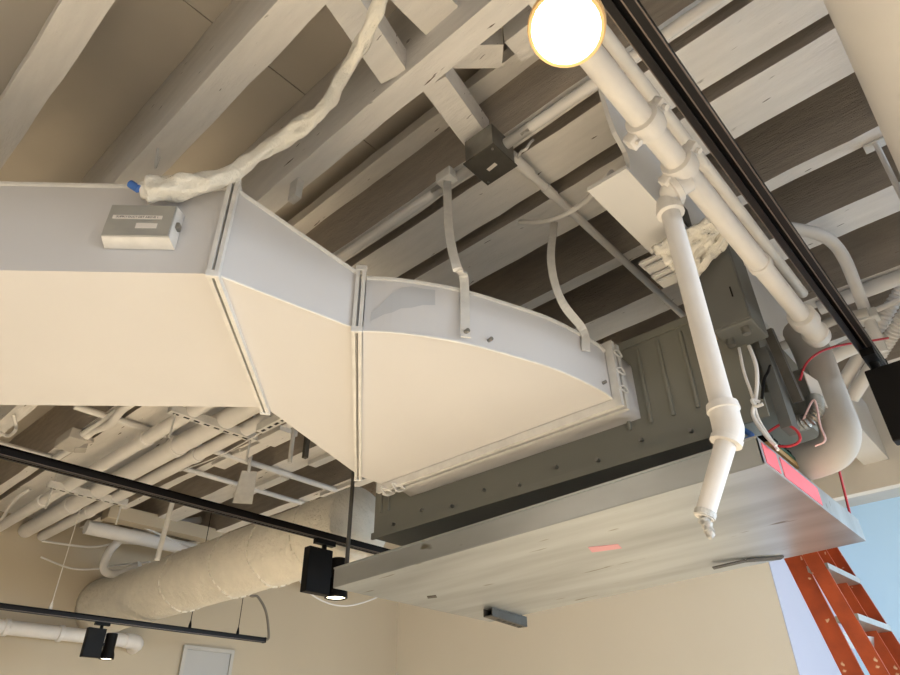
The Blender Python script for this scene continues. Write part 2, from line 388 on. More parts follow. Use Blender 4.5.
text('SUPPLY DUCT DET ABOVE 1', .0070, dbx(-.006, .0394, .008), ud, Z, 'label_text', cov)

# paper-wrapped cable
hp = [PD(141, 190, 1.625), PD(160, 189, 1.615), PD(185, 186, 1.605), PD(212, 181, 1.60), PD(235, 171, 1.63), PD(272, 145, 1.68), PD(302, 126, 1.70), PD(322, 110, 1.70), PD(347, 70, 1.76), PD(366, 34, 1.72), PD(383, -4, 1.70), PD(400, -60, 1.70)]
P = curve(hp, 10); n = len(P); m = MB(); vs = []; K = 16
T = [(P[min(i + 1, n - 1)] - P[max(i - 1, 0)]).normalized() for i in range(n)]; a = T[0].orthogonal().normalized()
for i in range(n):
    a = (a - T[i] * a.dot(T[i])).normalized(); b = T[i].cross(a); t = i / n
    base = .030 if t < .16 else (.030 - .012 * min(1, (t - .16) / .22) if t < .40 else .018 + .006 * math.exp(-((t - .5) / .04) ** 2))
    if t < .03: base *= .75
    for k in range(K):
        w = 2 * math.pi * k / K; dr_ = a * math.cos(w) + b * math.sin(w)
        tw = math.sin(3 * w + i * .35) * .12 + math.sin(5 * w - i * .2) * .08 + noise.noise(P[i] * 22 + dr_ * 1.5) * .28
        vs.append(P[i] + dr_ * base * .88 * (1 + tw * 1.5))
m.add(vs, [(i * K + k, i * K + (k + 1) % K, (i + 1) * K + (k + 1) % K, (i + 1) * K + k) for i in range(n - 1) for k in range(K)] + [tuple(range(K))[::-1], tuple((n - 1) * K + k for k in range(K))], True)
wc = thing('wrapped_cable', 'flexible cable wrapped in crumpled cream paper rising from the detector box to the joists', 'cable', hp[0])
m.build('paper_wrap', WRAP, wc, autosmooth=False)
q = hp[0] + nd * .008 + Z * .004
MB().tube([q - ud * .016 + nd * .012 - Z * .006, q + ud * .004 + nd * .008 - Z * .018], .009, 8).build('blue_tape', mat('blue_tape', (62, 106, 178), .5), wc)

# ------------------------------------------------------------------ air handler above a drain pan
au = thing('air_handler', 'grey green sheet metal air handler cabinet hanging above the drain pan', 'air handler', (2.05, 1.17, .735))
UX, UY0, UY1, UB, UT = 1.70, .405, 1.935, .742, 1.125
m = MB(); m.box(UX, 2.42, UY0 + .12, UY1, UB, UT); m.box(UX + .10, 2.42, UY0, UY0 + .12, UB + .12, UT)
m.build('cabinet', UNIT, au)
MB().box(UX - .012, UX - .0005, UY0 + .005, .50, UB + .004, UT - .06).build('access_panel', UNIT, au)
m = MB(); m.box(UX - .010, UX - .0005, UY0 + .12, UY1 + .004, UB - .006, UB + .018); m.box(UX - .008, UX - .0005, UY0 + .1, UY1 + .004, UT - .02, UT + .006)
m.build('edge_trim', UNIT, au)
for y in (.80, .73, .66, .585, 1.895, 1.855):
    m = MB(); m.obox((UX - .002, y, (UB + UT) / 2 + .03), (0, 1, 0), (1, 0, 0), Z, .006, .006, .13, .004); m.build('stamped_rib', UNIT, au)
for i in range(9):
    y = .62 + i * .15; m = MB(); m.tube([(UX - .014, y, UB + .03 + (.02 if i % 2 else 0)), (UX, y, UB + .03 + (.02 if i % 2 else 0))], .006, 8); m.build('screw', ZINC, au)
# hollow control compartment at the end, with board and terminal block
cb = MB().box(UX + .03, UX + .34, UY0 + .03, UY0 + .10, UB - .06, UB - .045).build('control_tray', TAN, au)
MB().box(UX + .05, UX + .22, UY0 + .028, UY0 + .09, UB - .044, UB - .036).build('circuit_board', GREEN, cb)
for i in range(5): MB().box(UX + .06 + .035 * i, UX + .085 + .035 * i, UY0 + .035, UY0 + .07, UB - .035, UB - .012 - .004 * (i % 3)).build('relay', BLACK, cb)

# drain pan
LF, RF, RB_, LB_ = PX(333, 588, 1.57), PX(765, 464, 1.57), PX(866, 541, 2.47), PX(490, 622, 2.47)
def panpt(px, py):       # on the underside of the pan
    r = ray(px, py); n_ = (RF - LF).cross(RB_ - RF); return r * (LF.dot(n_) / r.dot(n_))
LB_ = panpt(490, 622)      # keep the pan bottom flat
LH = .065
def lip(p, q, inward, h, t=.004):
    i = Vector(inward).normalized() * t; return MB().hexa([p, q, q + i, p + i], [p + Z * h, q + Z * h, q + i + Z * h, p + i + Z * h])
pan = thing('drain_pan', 'wide shallow galvanised drain pan hanging below the air handler', 'pan', (LF + RB_) / 2)
MB().hexa([LF, RF, RB_, LB_], [v + Z * .004 for v in (LF, RF, RB_, LB_)]).build('pan_bottom', GALV, pan)
f = lip(LF + Z * .004, RF + Z * .004, (1, 0, 0), LH); f.bar(LF + Z * (LH + .004), RF + Z * (LH + .004), .008, .006); f.build('front_lip', GALV, pan)
lip(LB_ + Z * .004, RB_ + Z * .004, (-1, 0, 0), LH).build('back_lip', GALV, pan)
lip(LF + Z * .004, LB_ + Z * .004, (0, -1, 0), LH).build('end_lip', GALV, pan)
rl = lip(RF + Z * .004, RB_ + Z * .004, (0, 1, 0), LH).build('end_lip', GALV, pan)
m = MB(); a = RF.lerp(RB_, .02) + Z * .008; b = RF.lerp(RB_, .13) + Z * .008; o = Vector((0, -.0015, 0))
m.hexa([a + o, b + o, b, a], [a + o + Z * .052, b + o + Z * .052, b + Z * .052, a + Z * .052])
a = RF.lerp(RB_, .16) + Z * .008; b = RF.lerp(RB_, .50) + Z * .008
m.hexa([a + o, b + o, b, a], [a + o + Z * .052, b + o + Z * .05, b + Z * .05, a + Z * .052])
m.build('pink_tape', PINK, rl)
m = MB(); P4 = [panpt(588, 547), panpt(618, 544), panpt(622, 548), panpt(592, 552)]; m.hexa([v - Z * .0016 for v in P4], P4); m.build('pink_mark', mat('pink_chalk', (206, 150, 152), .7), pan)
m = MB(); P4 = [panpt(427, 596), panpt(436, 595), panpt(437, 597), panpt(428, 598)]; m.hexa([v - Z * .0025 for v in P4], P4); m.build('drain_slot', DARK, pan)
# bent strap and strut carrying the pan
a, b, c_ = panpt(712, 564), panpt(745, 559), panpt(782, 557)
m = MB(); m.bar(a - Z * .014, b - Z * .006, .03, .004); m.bar(b - Z * .006, c_ - Z * .003, .035, .004); m.build('bent_tab', DARK, pan)
st = thing('slotted_strut', 'short slotted steel strut poking out beneath the back edge of the drain pan', 'strut', PZ(510, 622, .50))
a, b = PZ(488, 616, .525), PZ(523, 627, .518)
m = MB(); d = (b - a).normalized(); s_ = d.cross(Z).normalized(); m.bar(a, b, .045, .004); m.bar(a + s_ * .021 + Z * .02, b + s_ * .021 + Z * .02, .003, .04); m.bar(a - s_ * .021 + Z * .02, b - s_ * .021 + Z * .02, .003, .04)
m.build('channel', DARK, st)
for i in range(5): c_ = a.lerp(b, .3 + .15 * i) - Z * .0022; MB().obox(c_, d, s_, Z, .012, .007, .0006).build('slot', BLACK, st)
MB().tube([b - d * .03, b - d * .03 + Z * .06], .005, 8).build('threaded_rod', ZINC, st)
def hang(name, px, py, base, top, r, mt, label, cat, grp=None):
    p = Vector((base.x, base.y, base.z)); m = MB(); m.tube([p, up(p, top)], r, 8); o = tag(m.build(name, mt), label, cat, grp); return o
hang('hanger_rod', 0, 0, LF + Vector((.04, -.02, .004)), HJ, .008, DARK, 'dark steel rod dropping from the duct seam to the left front corner of the pan', 'hanger rod', 'rods holding the drain pan')
a = RB_ + Vector((-.03, .02, .004)); m = MB(); m.tube([a, PX(838, 466, 2.3) + Vector((0, 0, .0)), up(PX(838, 466, 2.3), 1.14)], .004, 8)
tag(m.build('hanger_wire', RED), 'thin reddish wire tied to the right back corner of the drain pan', 'wire', 'rods holding the drain pan')

# ------------------------------------------------------------------ electrical box on the front of the unit
ex0, ex1, ey0, ey1, eb, et = 1.575, UX - .001, .352, .455, .965, 1.235
eb_ = thing('electrical_box', 'dark grey electrical box fixed high at the end of the air handler', 'electrical box', (1.64, .40, eb))
MB().obox(((ex0 + ex1) / 2, (ey0 + ey1) / 2, (eb + et) / 2), (1, 0, 0), (0, 1, 0), Z, (ex1 - ex0) / 2, (ey1 - ey0) / 2, (et - eb) / 2, .004).build('box_body', EBOX, eb_)
MB().box(ex0 - .004, ex0 - .0005, ey0 + .004, ey1 - .004, eb + .006, et - .006).build('box_door', EBOX, eb_)
MB().box(ex0 - .002, ex0 + .022, ey1 + .001, ey1 + .014, eb - .01, et - .03).build('wood_strip', TAN, eb_)
for q in ((ex0 + .03, ey0 + .03), (ex0 + .06, ey1 - .02)): MB().tube([(*q, eb - .02), (*q, eb)], .011, 10).build('cable_gland', ZINC, eb_)
m = MB(); m.obox((ex0 - .005, ey0 + .028, eb + .10), (1, 0, 0), (0, 1, 0), Z, .0015, .0018, .016); m.build('door_slot', BLACK, eb_)

# ------------------------------------------------------------------ steel beam with bottom flange
BH = 1.28; by0, by1 = .345 * BH, .436 * BH; bx0, bx1 = .925 * BH, 3.838
sb = thing('steel_beam', 'pale painted steel beam with a wide bottom flange running over the air handler', 'beam', (1.2, .5, BH)); sb['kind'] = 'thing'
MB().box(bx0, bx1, by0, by1, BH, BH + .012).build('bottom_flange', STEEL, sb)
end = [(bx0 + .02, BH + .012), (bx0 + .035, BH + .05), (bx0 + .028, BH + .09), (bx0 - .015, BH + .13), (bx0 - .03, BH + .18), (bx0 - .05, HJ - .004), (bx1, HJ - .004), (bx1, BH + .012)]
m = MB(); m.prism([(x, by0, h) for x, h in end], (0, .012, 0)); m.build('web_plate', STEEL, sb)
MB().box(1.46, 1.58, by0 - .008, by0 - .0005, BH + .05, BH + .13).build('clip_plate', DARK, sb)

# crumpled paper and stacked sheets around the beam
cp = [PZ(652, 250, 1.215), PZ(721, 214, 1.245), PX(728, 243, 1.555), PX(688, 287, 1.545)]
m = MB(); vs = []; nx, ny = 22, 22
for lay in (0, 1):
    for i in range(nx + 1):
        for j in range(ny + 1):
            u, v = i / nx, j / ny
            p = cp[0] * (1 - u) * (1 - v) + cp[1] * u * (1 - v) + cp[2] * u * v + cp[3] * (1 - u) * v
            rip = math.sin(v * 34 + u * 3 + noise.noise(p * 15) * 3) * .007
            edge = noise.noise(Vector((u * 6, v * 6, 1))) * .018
            vs.append(p + Vector((edge, edge * .5, rip + noise.noise(p * 20) * .012 + lay * .006)))
g = (nx + 1) * (ny + 1); I = lambda l, i, j: l * g + i * (ny + 1) + j
fs = []
for l in (0, 1): fs += [(I(l, i, j), I(l, i + 1, j), I(l, i + 1, j + 1), I(l, i, j + 1)) for i in range(nx) for j in range(ny)]
fs += [(I(0, i, 0), I(0, i + 1, 0), I(1, i + 1, 0), I(1, i, 0)) for i in range(nx)] + [(I(0, i, ny), I(0, i + 1, ny), I(1, i + 1, ny), I(1, i, ny)) for i in range(nx)]
fs += [(I(0, 0, j), I(0, 0, j + 1), I(1, 0, j + 1), I(1, 0, j)) for j in range(ny)] + [(I(0, nx, j), I(0, nx, j + 1), I(1, nx, j + 1), I(1, nx, j)) for j in range(ny)]
m.add(vs, fs, True); tag(m.build('masking_sheet', WRAP, autosmooth=False), 'crumpled cream masking sheet draped over the top of the dark electrical box', 'masking sheet')
for i, (px, py, l) in enumerate(((652, 257, 'topmost'), (658, 262, 'second'), (665, 270, 'third'), (671, 275, 'lowest'))):
    p = PZ(px, py, BH - .014 - .016 * i); m = MB(); m.obox(p + Vector((.02, -.01, 0)), (0, 1, 0), (1, 0, 0), Z, .055, .02, .005, .001)
    tag(m.build('packing_strip', STEEL), l + ' of the stepped white strips under the steel beam flange', 'strip', 'stepped strips under the beam')

# ------------------------------------------------------------------ sprinkler main and drop
PHT, PYc, PR = 1.03, .270, .0245
mp_ = thing('sprinkler_pipe', 'thick white painted sprinkler pipe running beside the black track', 'pipe', (1.2, PYc, PHT))
MB().tube([(-2.5, PYc, PHT), (1.80, PYc, PHT)], PR, 20).build('main_run', PIPE, mp_)
def coupling(x):
    m = MB(); m.lathe((x - .022, PYc, PHT), (1, 0, 0), [(0, PR + .001), (.002, PR + .009), (.014, PR + .011), (.030, PR + .011), (.042, PR + .009), (.044, PR + .001)], 20)
    for s in (-1, 1):
        c = Vector((x, PYc, PHT)) + Vector((0, s * .8, -s * .6)).normalized() * (PR + .016)
        m.obox(c, (1, 0, 0), (0, .8, -.6), (0, .6, .8), .014, .012, .012, .003)
        m.tube([c + Vector((0, -.6, -.8)) * .022, c + Vector((0, .6, .8)) * .022], .006, 8)
    m.build('grooved_coupling', PIPE, mp_)
coupling(PZ(648, 122, PHT).x); coupling(PZ(689, 168, PHT).x - .02)
xs = PZ(765, 262, PHT).x
MB().lathe((xs - .012, PYc, PHT), (1, 0, 0), [(0, PR + .0005), (.001, PR + .004), (.023, PR + .004), (.024, PR + .0005)], 20).build('pipe_strap', PIPE, mp_)
m = MB(); m.bar((xs, PYc + .03, PHT + .01), (xs, PYc + .034, BH - .001), .02, .004); m.build('strap_hanger', PIPE, mp_)
x8 = 1.79
MB().lathe((x8 - .04, PYc, PHT), (1, 0, 0), [(0, PR + .001), (.004, PR + .012), (.05, PR + .014), (.055, PR + .006), (.12, PR + .006), (.125, PR + .012), (.16, PR + .01), (.162, .001)], 20).build('end_fitting', PIPE, mp_)
dx, dy = 1.050, .322
dp = thing('sprinkler_drop', 'white drop pipe hanging from an elbow off the sprinkler pipe with a taped lower tip', 'pipe', (dx, dy, .30))
tee = Vector((PZ(689, 168, PHT).x, PYc, PHT))
m = MB(); m.tube(curve([tee + Vector((.01, .0, -.02)), tee + Vector((.0, .035, -.035)), Vector((dx + .01, dy - .012, PHT - .034)), Vector((dx, dy, PHT - .055)), Vector((dx, dy, PHT - .075))], 6), .0245, 16)
m.lathe((dx, dy, PHT - .066), (0, 0, -1), [(0, .022), (.002, .028), (.016, .028), (.018, .022)], 16); m.lathe(tee + Vector((0, .018, -.032)), (-.2, .9, -.3), [(0, .024), (.002, .029), (.014, .029), (.016, .024)], 16)
m.build('elbow_fitting', PIPE, dp)
db_ = Vector((dx, dy, .475)); MB().tube([(dx, dy, PHT - .07), db_ + Z * .03], .0195, 16).build('riser', PIPE, dp)
tip = PX(704, 518, 1.02); dd = (tip - (db_ - Z * .018)).normalized(); c_ = db_ - Z * .018
m = MB(); m.lathe(db_ + Z * .034, (0, 0, -1), [(0, .020), (.001, .026), (.014, .0275), (.016, .0245), (.036, .0245)], 18)
m.tube([db_ + Z * .004, db_ - Z * .012, c_ + dd * .006, c_ + dd * .018], [.0245, .0252, .025, .023], 18); m.lathe(c_ + dd * .012, dd, [(0, .0235), (.001, .026), (.010, .026), (.011, .018)], 18)
m.build('bend_fitting', PIPE, dp)
MB().tube([c_ + dd * .01, tip], [.0175, .0148], 16).build('lower_leg', PIPE, dp)
m = MB(); e2 = PX(711, 538, 1.01); m.lathe(tip - dd * .012, dd, [(0, .0152), (.001, .017), (.010, .017), (.011, .013)], 14)
pr = [tip.lerp(e2, t / 8) + noise.noise_vector(Vector((t, 3, 1))) * .003 for t in range(9)]; m.tube(pr, [.008, .0105, .007, .0095, .0065, .009, .006, .007, .003], 9)
m.build('taped_tip', mat('foil_tape', (205, 205, 203), .4, .3, bump=.8, bscale=160, var=.3, vscale=90), dp)

# smaller pipe beside the main, above the track
m = MB(); m.tube([(PZ(640, 85, 1.2).x - .3, .225 * 1.2, 1.2), (PZ(760, 250, 1.2).x + .3, .225 * 1.2, 1.2)], .014, 12)
tag(m.build('conduit_run', PIPE), 'thin white conduit running between the sprinkler pipe and the near black track', 'conduit')
m = MB(); a = PZ(655, 112, 1.215); m.obox(a + Vector((.1, 0, .012)), (1, 0, 0), (0, 1, 0), Z, .22, .022, .003, .001)
tag(m.build('cover_strip', STEEL), 'flat pale strip above the sprinkler pipe couplings', 'strip')

# ------------------------------------------------------------------ light tracks
def track(y, h, x0, x1, label):
    t = thing('light_track', label, 'light track', ((x0 + x1) / 2, y, h), 'black light tracks')
    m = MB(); m.box(x0, x1, y - .018, y - .012, h, h + .032); m.box(x0, x1, y + .012, y + .018, h, h + .032); m.box(x0, x1, y - .018, y + .018, h + .026, h + .034); m.box(x0, x1, y - .012, y - .006, h, h + .003); m.box(x0, x1, y + .006, y + .012, h, h + .003)
    m.build('track_body', TRACK, t)
    m = MB(); m.box(x0, x1, y - .020, y - .0181, h + .001, h + .004); m.box(x0, x1, y + .0181, y + .020, h + .001, h + .004); m.box(x0, x1, y - .0055, y - .0035, h + .0005, h + .002); m.build('edge_strip', TRIMM, t)
    for q in (x0 - .012, x1): MB().box(q, q + .012, y - .02, y + .02, h - .002, h + .036).build('end_cap', BLACK, t)
    return t
HTK = .90
track(.163, HTK, -2.6, 1.985, 'black light track crossing the upper right beside the thick sprinkler pipe')
track(2.535, HTK, .15, 2.75, 'black light track passing below the three white pipes and behind the drain pan')
YT, HT3 = 4.74, .805
track(YT, HT3, -2.6, 3.10, 'black light track lowest in the photo, near the far wall')
m = MB()
for px, py in ((78, 517), (192, 615), (240, 618)):
    p = PY(px, py, YT)
    m = MB(); m.tube([(p.x, YT, HT3 + .034), (p.x, YT, HJ + .1)], .0028, 6); m.lathe((p.x, YT, HT3 + .034), Z, [(0, .012), (.02, .010), (.05, .004)], 10)
    tag(m.build('track_hanger', WALLW if px < 100 else BLACK), {78: 'thin pale hanger wire of the lowest black track, below the three pipes', 192: 'thin hanger wire of the lowest black track, under the big wrapped duct', 240: 'thin hanger wire nearest the cord end of the lowest black track'}[px], 'hanger wire', 'hangers of the lowest track')
m = MB(); a = Vector((3.112, YT, HT3 + .02)); m.tube(curve([a, a + Vector((.03, 0, .03)), PY(266, 612, YT), PY(258, 597, YT), PY(249, 590, YT), up(PY(247, 588, YT), HJ)], 8), .010, 8)
tag(m.build('power_cord', mat('grey_cord', (120, 112, 100), .6)), 'grey power cord looping up from the end of the lowest black track', 'cord')
for px, l in ((40, 'hanger wire of the middle black track above the white pipes'),):
    pass

# spot heads: gear box + can + lens (built pointing straight down from the track)
def spot(loc, label, scale=1, rz=0, gx=-.03, cxx=.092, across=False):
    t = thing('track_spotlight', label, 'spotlight', (0, 0, 0), 'black track spotlights')
    (MB().box(-.016, .016, -.055, .055, -.022, -.001) if across else MB().box(-.055, .055, -.016, .016, -.022, -.001)).build('track_adapter', BLACK, t)
    m = MB(); m.tube([(0, 0, -.06), (0, 0, -.02)], .012, 10); m.build('stem', BLACK, t)
    MB().obox((gx, 0, -.145), (1, 0, 0), (0, 1, 0), Z, .068, .022, .10, .004).build('gear_box', BLACK, t)
    MB().bar((gx + .06, 0, -.15), (cxx, 0, -.15), .02, .02).build('yoke', BLACK, t)
    cn = MB(); cn.lathe((cxx, 0, -.068), (0, 0, -1), [(0, .036), (.004, .042), (.12, .042), (.15, .052), (.178, .054), (.180, .048), (.172, .046)], 24); cn = cn.build('lamp_can', BLACK, t)
    MB().lathe((cxx, 0, -.236), (0, 0, -1), [(0, .046), (.006, .044), (.010, .02)], 24).build('lamp_lens', LENS, cn)
    t.location = Vector(loc) + Vector((0, 0, EYE)); t.rotation_euler = (0, 0, rz); t.scale = (scale,) * 3; W[t.name] = t.location.copy(); return t
spot((PY(325, 540, 2.535).x, 2.535, HTK), 'black track spotlight whose lit lens touches the corner of the drain pan', 1)
spot((PY(103, 622, YT).x, YT, HT3), 'black track spotlight hanging over the far wall, lowest in the photo', .85)
spot((1.864, .163, HTK), 'black spotlight box at the end of the near track, cut by the right edge', 1, math.radians(-90), .041, .19, True)
# near lit flood lamp
lc = PD(567, 25, 1.0)
aim = (-(lc.normalized()) + Vector((.10, .22, -.30))).normalized()
nl = thing('flood_lamp', 'glowing round lamp head on the near track at the top edge', 'lamp', lc, 'black track spotlights')
del nl['group']
m = MB(); m.lathe(lc - aim * .08, aim, [(0, .022), (.008, .034), (.03, .042), (.06, .048), (.082, .0525), (.094, .0525), (.095, .0485), (.082, .0465), (.045, .041), (.042, .018)], 32); hd = m.build('lamp_hood', mat('hood_tan', (196, 160, 112), .4, .2), nl)
MB().lathe(lc - aim * .004, aim, [(0, .046), (.006, .0445), (.013, .037), (.017, .016), (.018, .0)], 32).build('bulb_face', BULB, hd)
MB().lathe(lc + aim * .013, aim, [(0, .046), (.001, .0505), (.006, .0505), (.0065, .0462)], 32, loop=True).build('rim_ring', mat('rim_brass', (240, 200, 140), .3, .3), hd)
a = lc - aim * .06; MB().bar(a, Vector((a.x, .163, HTK - .002)), .016, .012, up=(1, 0, 0)).build('yoke_arm', BLACK, nl)

# ------------------------------------------------------------------ junction box and conduits on the joists
jb = thing('junction_box', 'square dark metal junction box under a ceiling joist at the picture top centre', 'junction box', (1.10, .81, 1.50))
MB().box(1.045, 1.150, .758, .862, 1.504, HJ - .002).build('box_body', ZINC, jb)
MB().obox((1.0975, .81, 1.501), (1, 0, 0), (0, 1, 0), Z, .058, .058, .0025, .001).build('cover_plate', DARK, jb)
MB().obox((1.105, .81, 1.4978), (.1, 1, 0), (1, -.1, 0), Z, .017, .006, .0005).build('cover_sticker', STICK, jb)
for x, y in ((1.052, .765), (1.143, .855)): MB().tube([(x, y, 1.495), (x, y, 1.50)], .004, 8).build('cover_screw', ZINC, jb)
CG = 'conduits at the junction box'
def cond(pts, r, name, label, mt=PIPE, cat='conduit', grp=None, n=10, k=6): 
    m = MB(); m.tube(curve(pts, k) if len(pts) > 2 else pts, r, n); return tag(m.build(name, mt), label, cat, grp)
cx = 1.113
cond([(cx, .755, 1.565), (cx, .70, 1.565), (cx, -3.9, 1.565)], .017, 'conduit_pipe', 'white conduit running from the junction box up past the lit lamp', grp=CG)
cond([(cx, .865, 1.565), (cx, .9, 1.565), (cx, 3.9, 1.565)], .017, 'conduit_pipe', 'white conduit running along the joist from the junction box back behind the duct', grp=CG)
cj = .77
m = MB(); m.tube([(1.15, cj, 1.555), (2.5, cj, 1.555)], .0135, 10); m.lathe((1.152, cj, 1.555), (1, 0, 0), [(0, .015), (.001, .019), (.10, .019), (.101, .0136)], 12)
m.lathe((1.33, cj, 1.555), (1, 0, 0), [(0, .0136), (.0005, .017), (.05, .017), (.0505, .0136)], 12)
tag(m.build('conduit_pipe', PIPE), 'white conduit running from the junction box across the joists above the air handler', 'conduit', CG)
cond([PZ(520, 222, 1.57), PZ(540, 222, 1.50), PZ(562, 216, 1.46), PZ(583, 203, 1.44), PD(600, 186, 1.95), PD(612, 172, 2.0)], .0085, 'flexible_conduit', 'thin armoured cable swinging from the joists to the steel beam end')
cond([PZ(517, 160, 1.57), PZ(521, 152, 1.5), PZ(526, 149, 1.47), PZ(530, 143, 1.52), PZ(533, 140, 1.59)], .004, 'wire_loop', 'small white wire loop hanging beside the junction box', cat='wire')
m = MB(); p = PZ(287, 190, HJ - .06); p.x = .797; m.box(p.x - .012, p.x + .012, p.y - .02, p.y + .02, HJ - .08, HJ + .006); tag(m.build('joist_clip', SEAM), 'small white bracket under the joist beside the first duct seam', 'bracket')
m = MB(); p = PZ(160, 152, HJ - .01); m.tube(curve([p + Vector((-.01, 0, .02)), p + Vector((0, .01, -.03)), p + Vector((.01, .03, -.04)), p + Vector((.012, .03, -.0)), p + Vector((.012, .03, .012))]), .004, 6); tag(m.build('hook', SEAM), 'small white hook under the joist above the detector box', 'hook')

# ------------------------------------------------------------------ three pipes, struts and clutter at far left
HP = 1.485
for x, r, l in ((1.312, .036, 'white ceiling pipe, first of the three parallel ones from the left wall corner'), (1.490, .052, 'thickest white ceiling pipe, between two thinner ones'), (1.612, .036, 'white ceiling pipe of the three nearest the drain pan')):
    h = HP + r - .036
    t = thing('ceiling_pipe', l, 'pipe', (x, 3.5, h - r), 'three parallel ceiling pipes')
    MB().tube([(x, 2.25, h), (x, Y1 - .001, h)], r, 16).build('pipe_run', PIPE, t)
    for yy in (3.35, 4.75): MB().lathe((x, yy, h), (0, 1, 0), [(0, r + .0005), (.002, r + .006), (.06, r + .006), (.062, r + .0005)], 16).build('pipe_sleeve', PIPE, t)
def strutbar(y, x0, x1, h, label):
    t = thing('trapeze_hanger', label, 'hanger', ((x0 + x1) / 2, y, h - .12), 'slotted trapeze hangers')
    m = MB(); m.box(x0, x1, y - .02, y + .02, h - .003, h); m.box(x0, x1, y - .02, y - .017, h, h + .038); m.box(x0, x1, y + .017, y + .02, h, h + .038); m.build('slotted_channel', SEAM, t)
    n_ = int((x1 - x0) / .055)
    for i in range(n_): MB().box(x0 + .02 + i * .055, x0 + .05 + i * .055, y - .007, y + .007, h - .0038, h - .0031).build('slot', BLACK, t)
    for x in (x0 + .03, x1 - .03): MB().tube([(x, y, h - .13), (x, y, HJ + .1)], .0055, 8).build('threaded_rod', SEAM, t)
hs = HP - .037
strutbar(2.005 * hs, .832 * hs, 1.165 * hs, hs, 'slotted steel trapeze under the three pipes, close below the straight duct')
strutbar(3.023 * hs, .828 * hs, 1.165 * hs, hs, 'slotted steel trapeze under the three pipes, beyond the black track')
a, b = PZ(258, 432, 1.40), PZ(284, 421, 1.40)
t = thing('strut_channel', 'slotted steel channel poking out beside the taper of the duct', 'strut', a)
m = MB(); x = (a.x + b.x) / 2; m.box(x - .02, x + .02, b.y - .3, a.y, 1.40, 1.403); m.box(x - .02, x - .017, b.y - .3, a.y, 1.403, 1.44); m.box(x + .017, x + .02, b.y - .3, a.y, 1.403, 1.44); m.build('slotted_channel', SEAM, t)
for i in range(4): MB().box(x - .007, x + .007, a.y - .05 - .055 * i, a.y - .02 - .055 * i, 1.3988, 1.3999).build('slot', BLACK, t)
m = MB(); m.tube([(x, a.y - .08, 1.42), (x, a.y - .08, HJ + .05)], .0055, 8); m.build('threaded_rod', SEAM, t)
XG = 'conduits crossing under the joists'
for yr, x0, x1, r, h, l in ((2.19, .60, 2.6, .018, 1.575, 'white conduit crossing the joists just beyond the duct edge'),
                            (2.43, 1.10, 2.6, .016, 1.575, 'white conduit crossing the joists just above the middle black track'),
                            (2.69, -.3, .72, .018, 1.575, 'white conduit stub lying along the middle black track at the left edge')):
    cond([(x0 * h, yr * h, h), (x1 * h, yr * h, h)], r, 'cross_conduit', l, grp=XG)
# offset conduit and beam clamp box by the pipes
cond([PZ(50, 462, 1.56), PZ(72, 448, 1.56), PZ(92, 432, 1.56), PZ(104, 427, 1.54), PZ(112, 422, 1.52), PZ(122, 410, 1.52), PZ(140, 398, 1.52)], .021, 'bent_conduit', 'white conduit with an offset bend beside the first of the three pipes')
p = PZ(72, 440, 1.56); m = MB(); m.obox(p, (0, 1, 0), (1, 0, 0), Z, .11, .05, .03, .006); m.obox(p + Vector((.07, .04, -.01)), (.3, 1, 0), (1, -.3, .2), Z, .04, .03, .02, .004); m.obox(p + Vector((.06, -.07, -.005)), (.6, 1, .2), (1, -.6, .2), Z, .03, .025, .012, .004)
tag(m.build('pull_box', FOAM), 'grey conduit box with stubs at the joists above the middle track', 'conduit box')
cond([PZ(0, 433, 1.55), PZ(8, 436, 1.53), PZ(14, 432, 1.50), PZ(16, 427, 1.53), PZ(13, 415, 1.58)], .009, 'wire_loop', 'short white cable loop on the joist at the left edge', cat='wire')
cond([PZ(0, 522, 1.50), PZ(15, 500, 1.53), PZ(30, 489, 1.58)], .012, 'thin_conduit', 'thin white conduit rising to the joists at the far left above the wall', cat='conduit')
cond([PZ(180, 471, 1.50), PZ(215, 458, 1.46), PZ(240, 445, 1.45), PZ(262, 432, 1.40)], .004, 'white_cable', 'thin white cable slung from the slotted strut towards the left', cat='cable')
# soffit bundle beyond the track: boxes and pipes hung along the far wall
cond([(1.9 * .9, 5.05, 1.46), (4.6, 5.05, 1.46)], .05, 'duct_pipe', 'white pipe along the far wall high above the big wrapped duct', cat='pipe')
m = MB(); a = PY(110, 512, 4.9); b = PY(245, 535, 4.9); m.obox(((a.x + b.x) / 2, 4.98, a.z + .02), (1, 0, 0), (0, 1, 0), Z, (b.x - a.x) / 2, .06, .05, .004)
tag(m.build('cable_tray', WALLL), 'pale boxed cable tray along the far wall above the wrapped duct', 'cable tray')
loop = [PY(200, 520, 5.2), PY(165, 525, 5.2), PY(132, 533, 5.2), PY(112, 548, 5.2), PY(104, 565, 5.2), PY(108, 573, 5.2), PY(122, 573, 5.2), PY(140, 565, 5.1)]
cond(loop, .030, 'flexible_hose', 'pale flexible hose looping down beside the big wrapped duct', cat='hose')
cond([PY(42, 541, 5.55), PY(90, 547, 5.4), PY(120, 543, 5.3), PY(160, 545, 5.2), PY(200, 541, 5.1)], .008, 'white_cable', 'pale cable strung level between the third pipe and the hose loop', cat='cable', grp='cables by the far wall')
cond([PY(41, 557, 5.55), PY(70, 568, 5.4), PY(95, 569, 5.35), PY(120, 565, 5.3), PY(150, 562, 5.1)], .007, 'white_cable', 'lower pale cable sagging towards the top of the big wrapped duct', cat='cable', grp='cables by the far wall')
cond([PY(128, 520, 5.0), PY(150, 530, 5.0), PY(180, 543, 5.0), PY(196, 550, 4.9)], .008, 'white_cable', 'pale cable slanting down across the hose loop', cat='cable', grp='cables by the far wall')
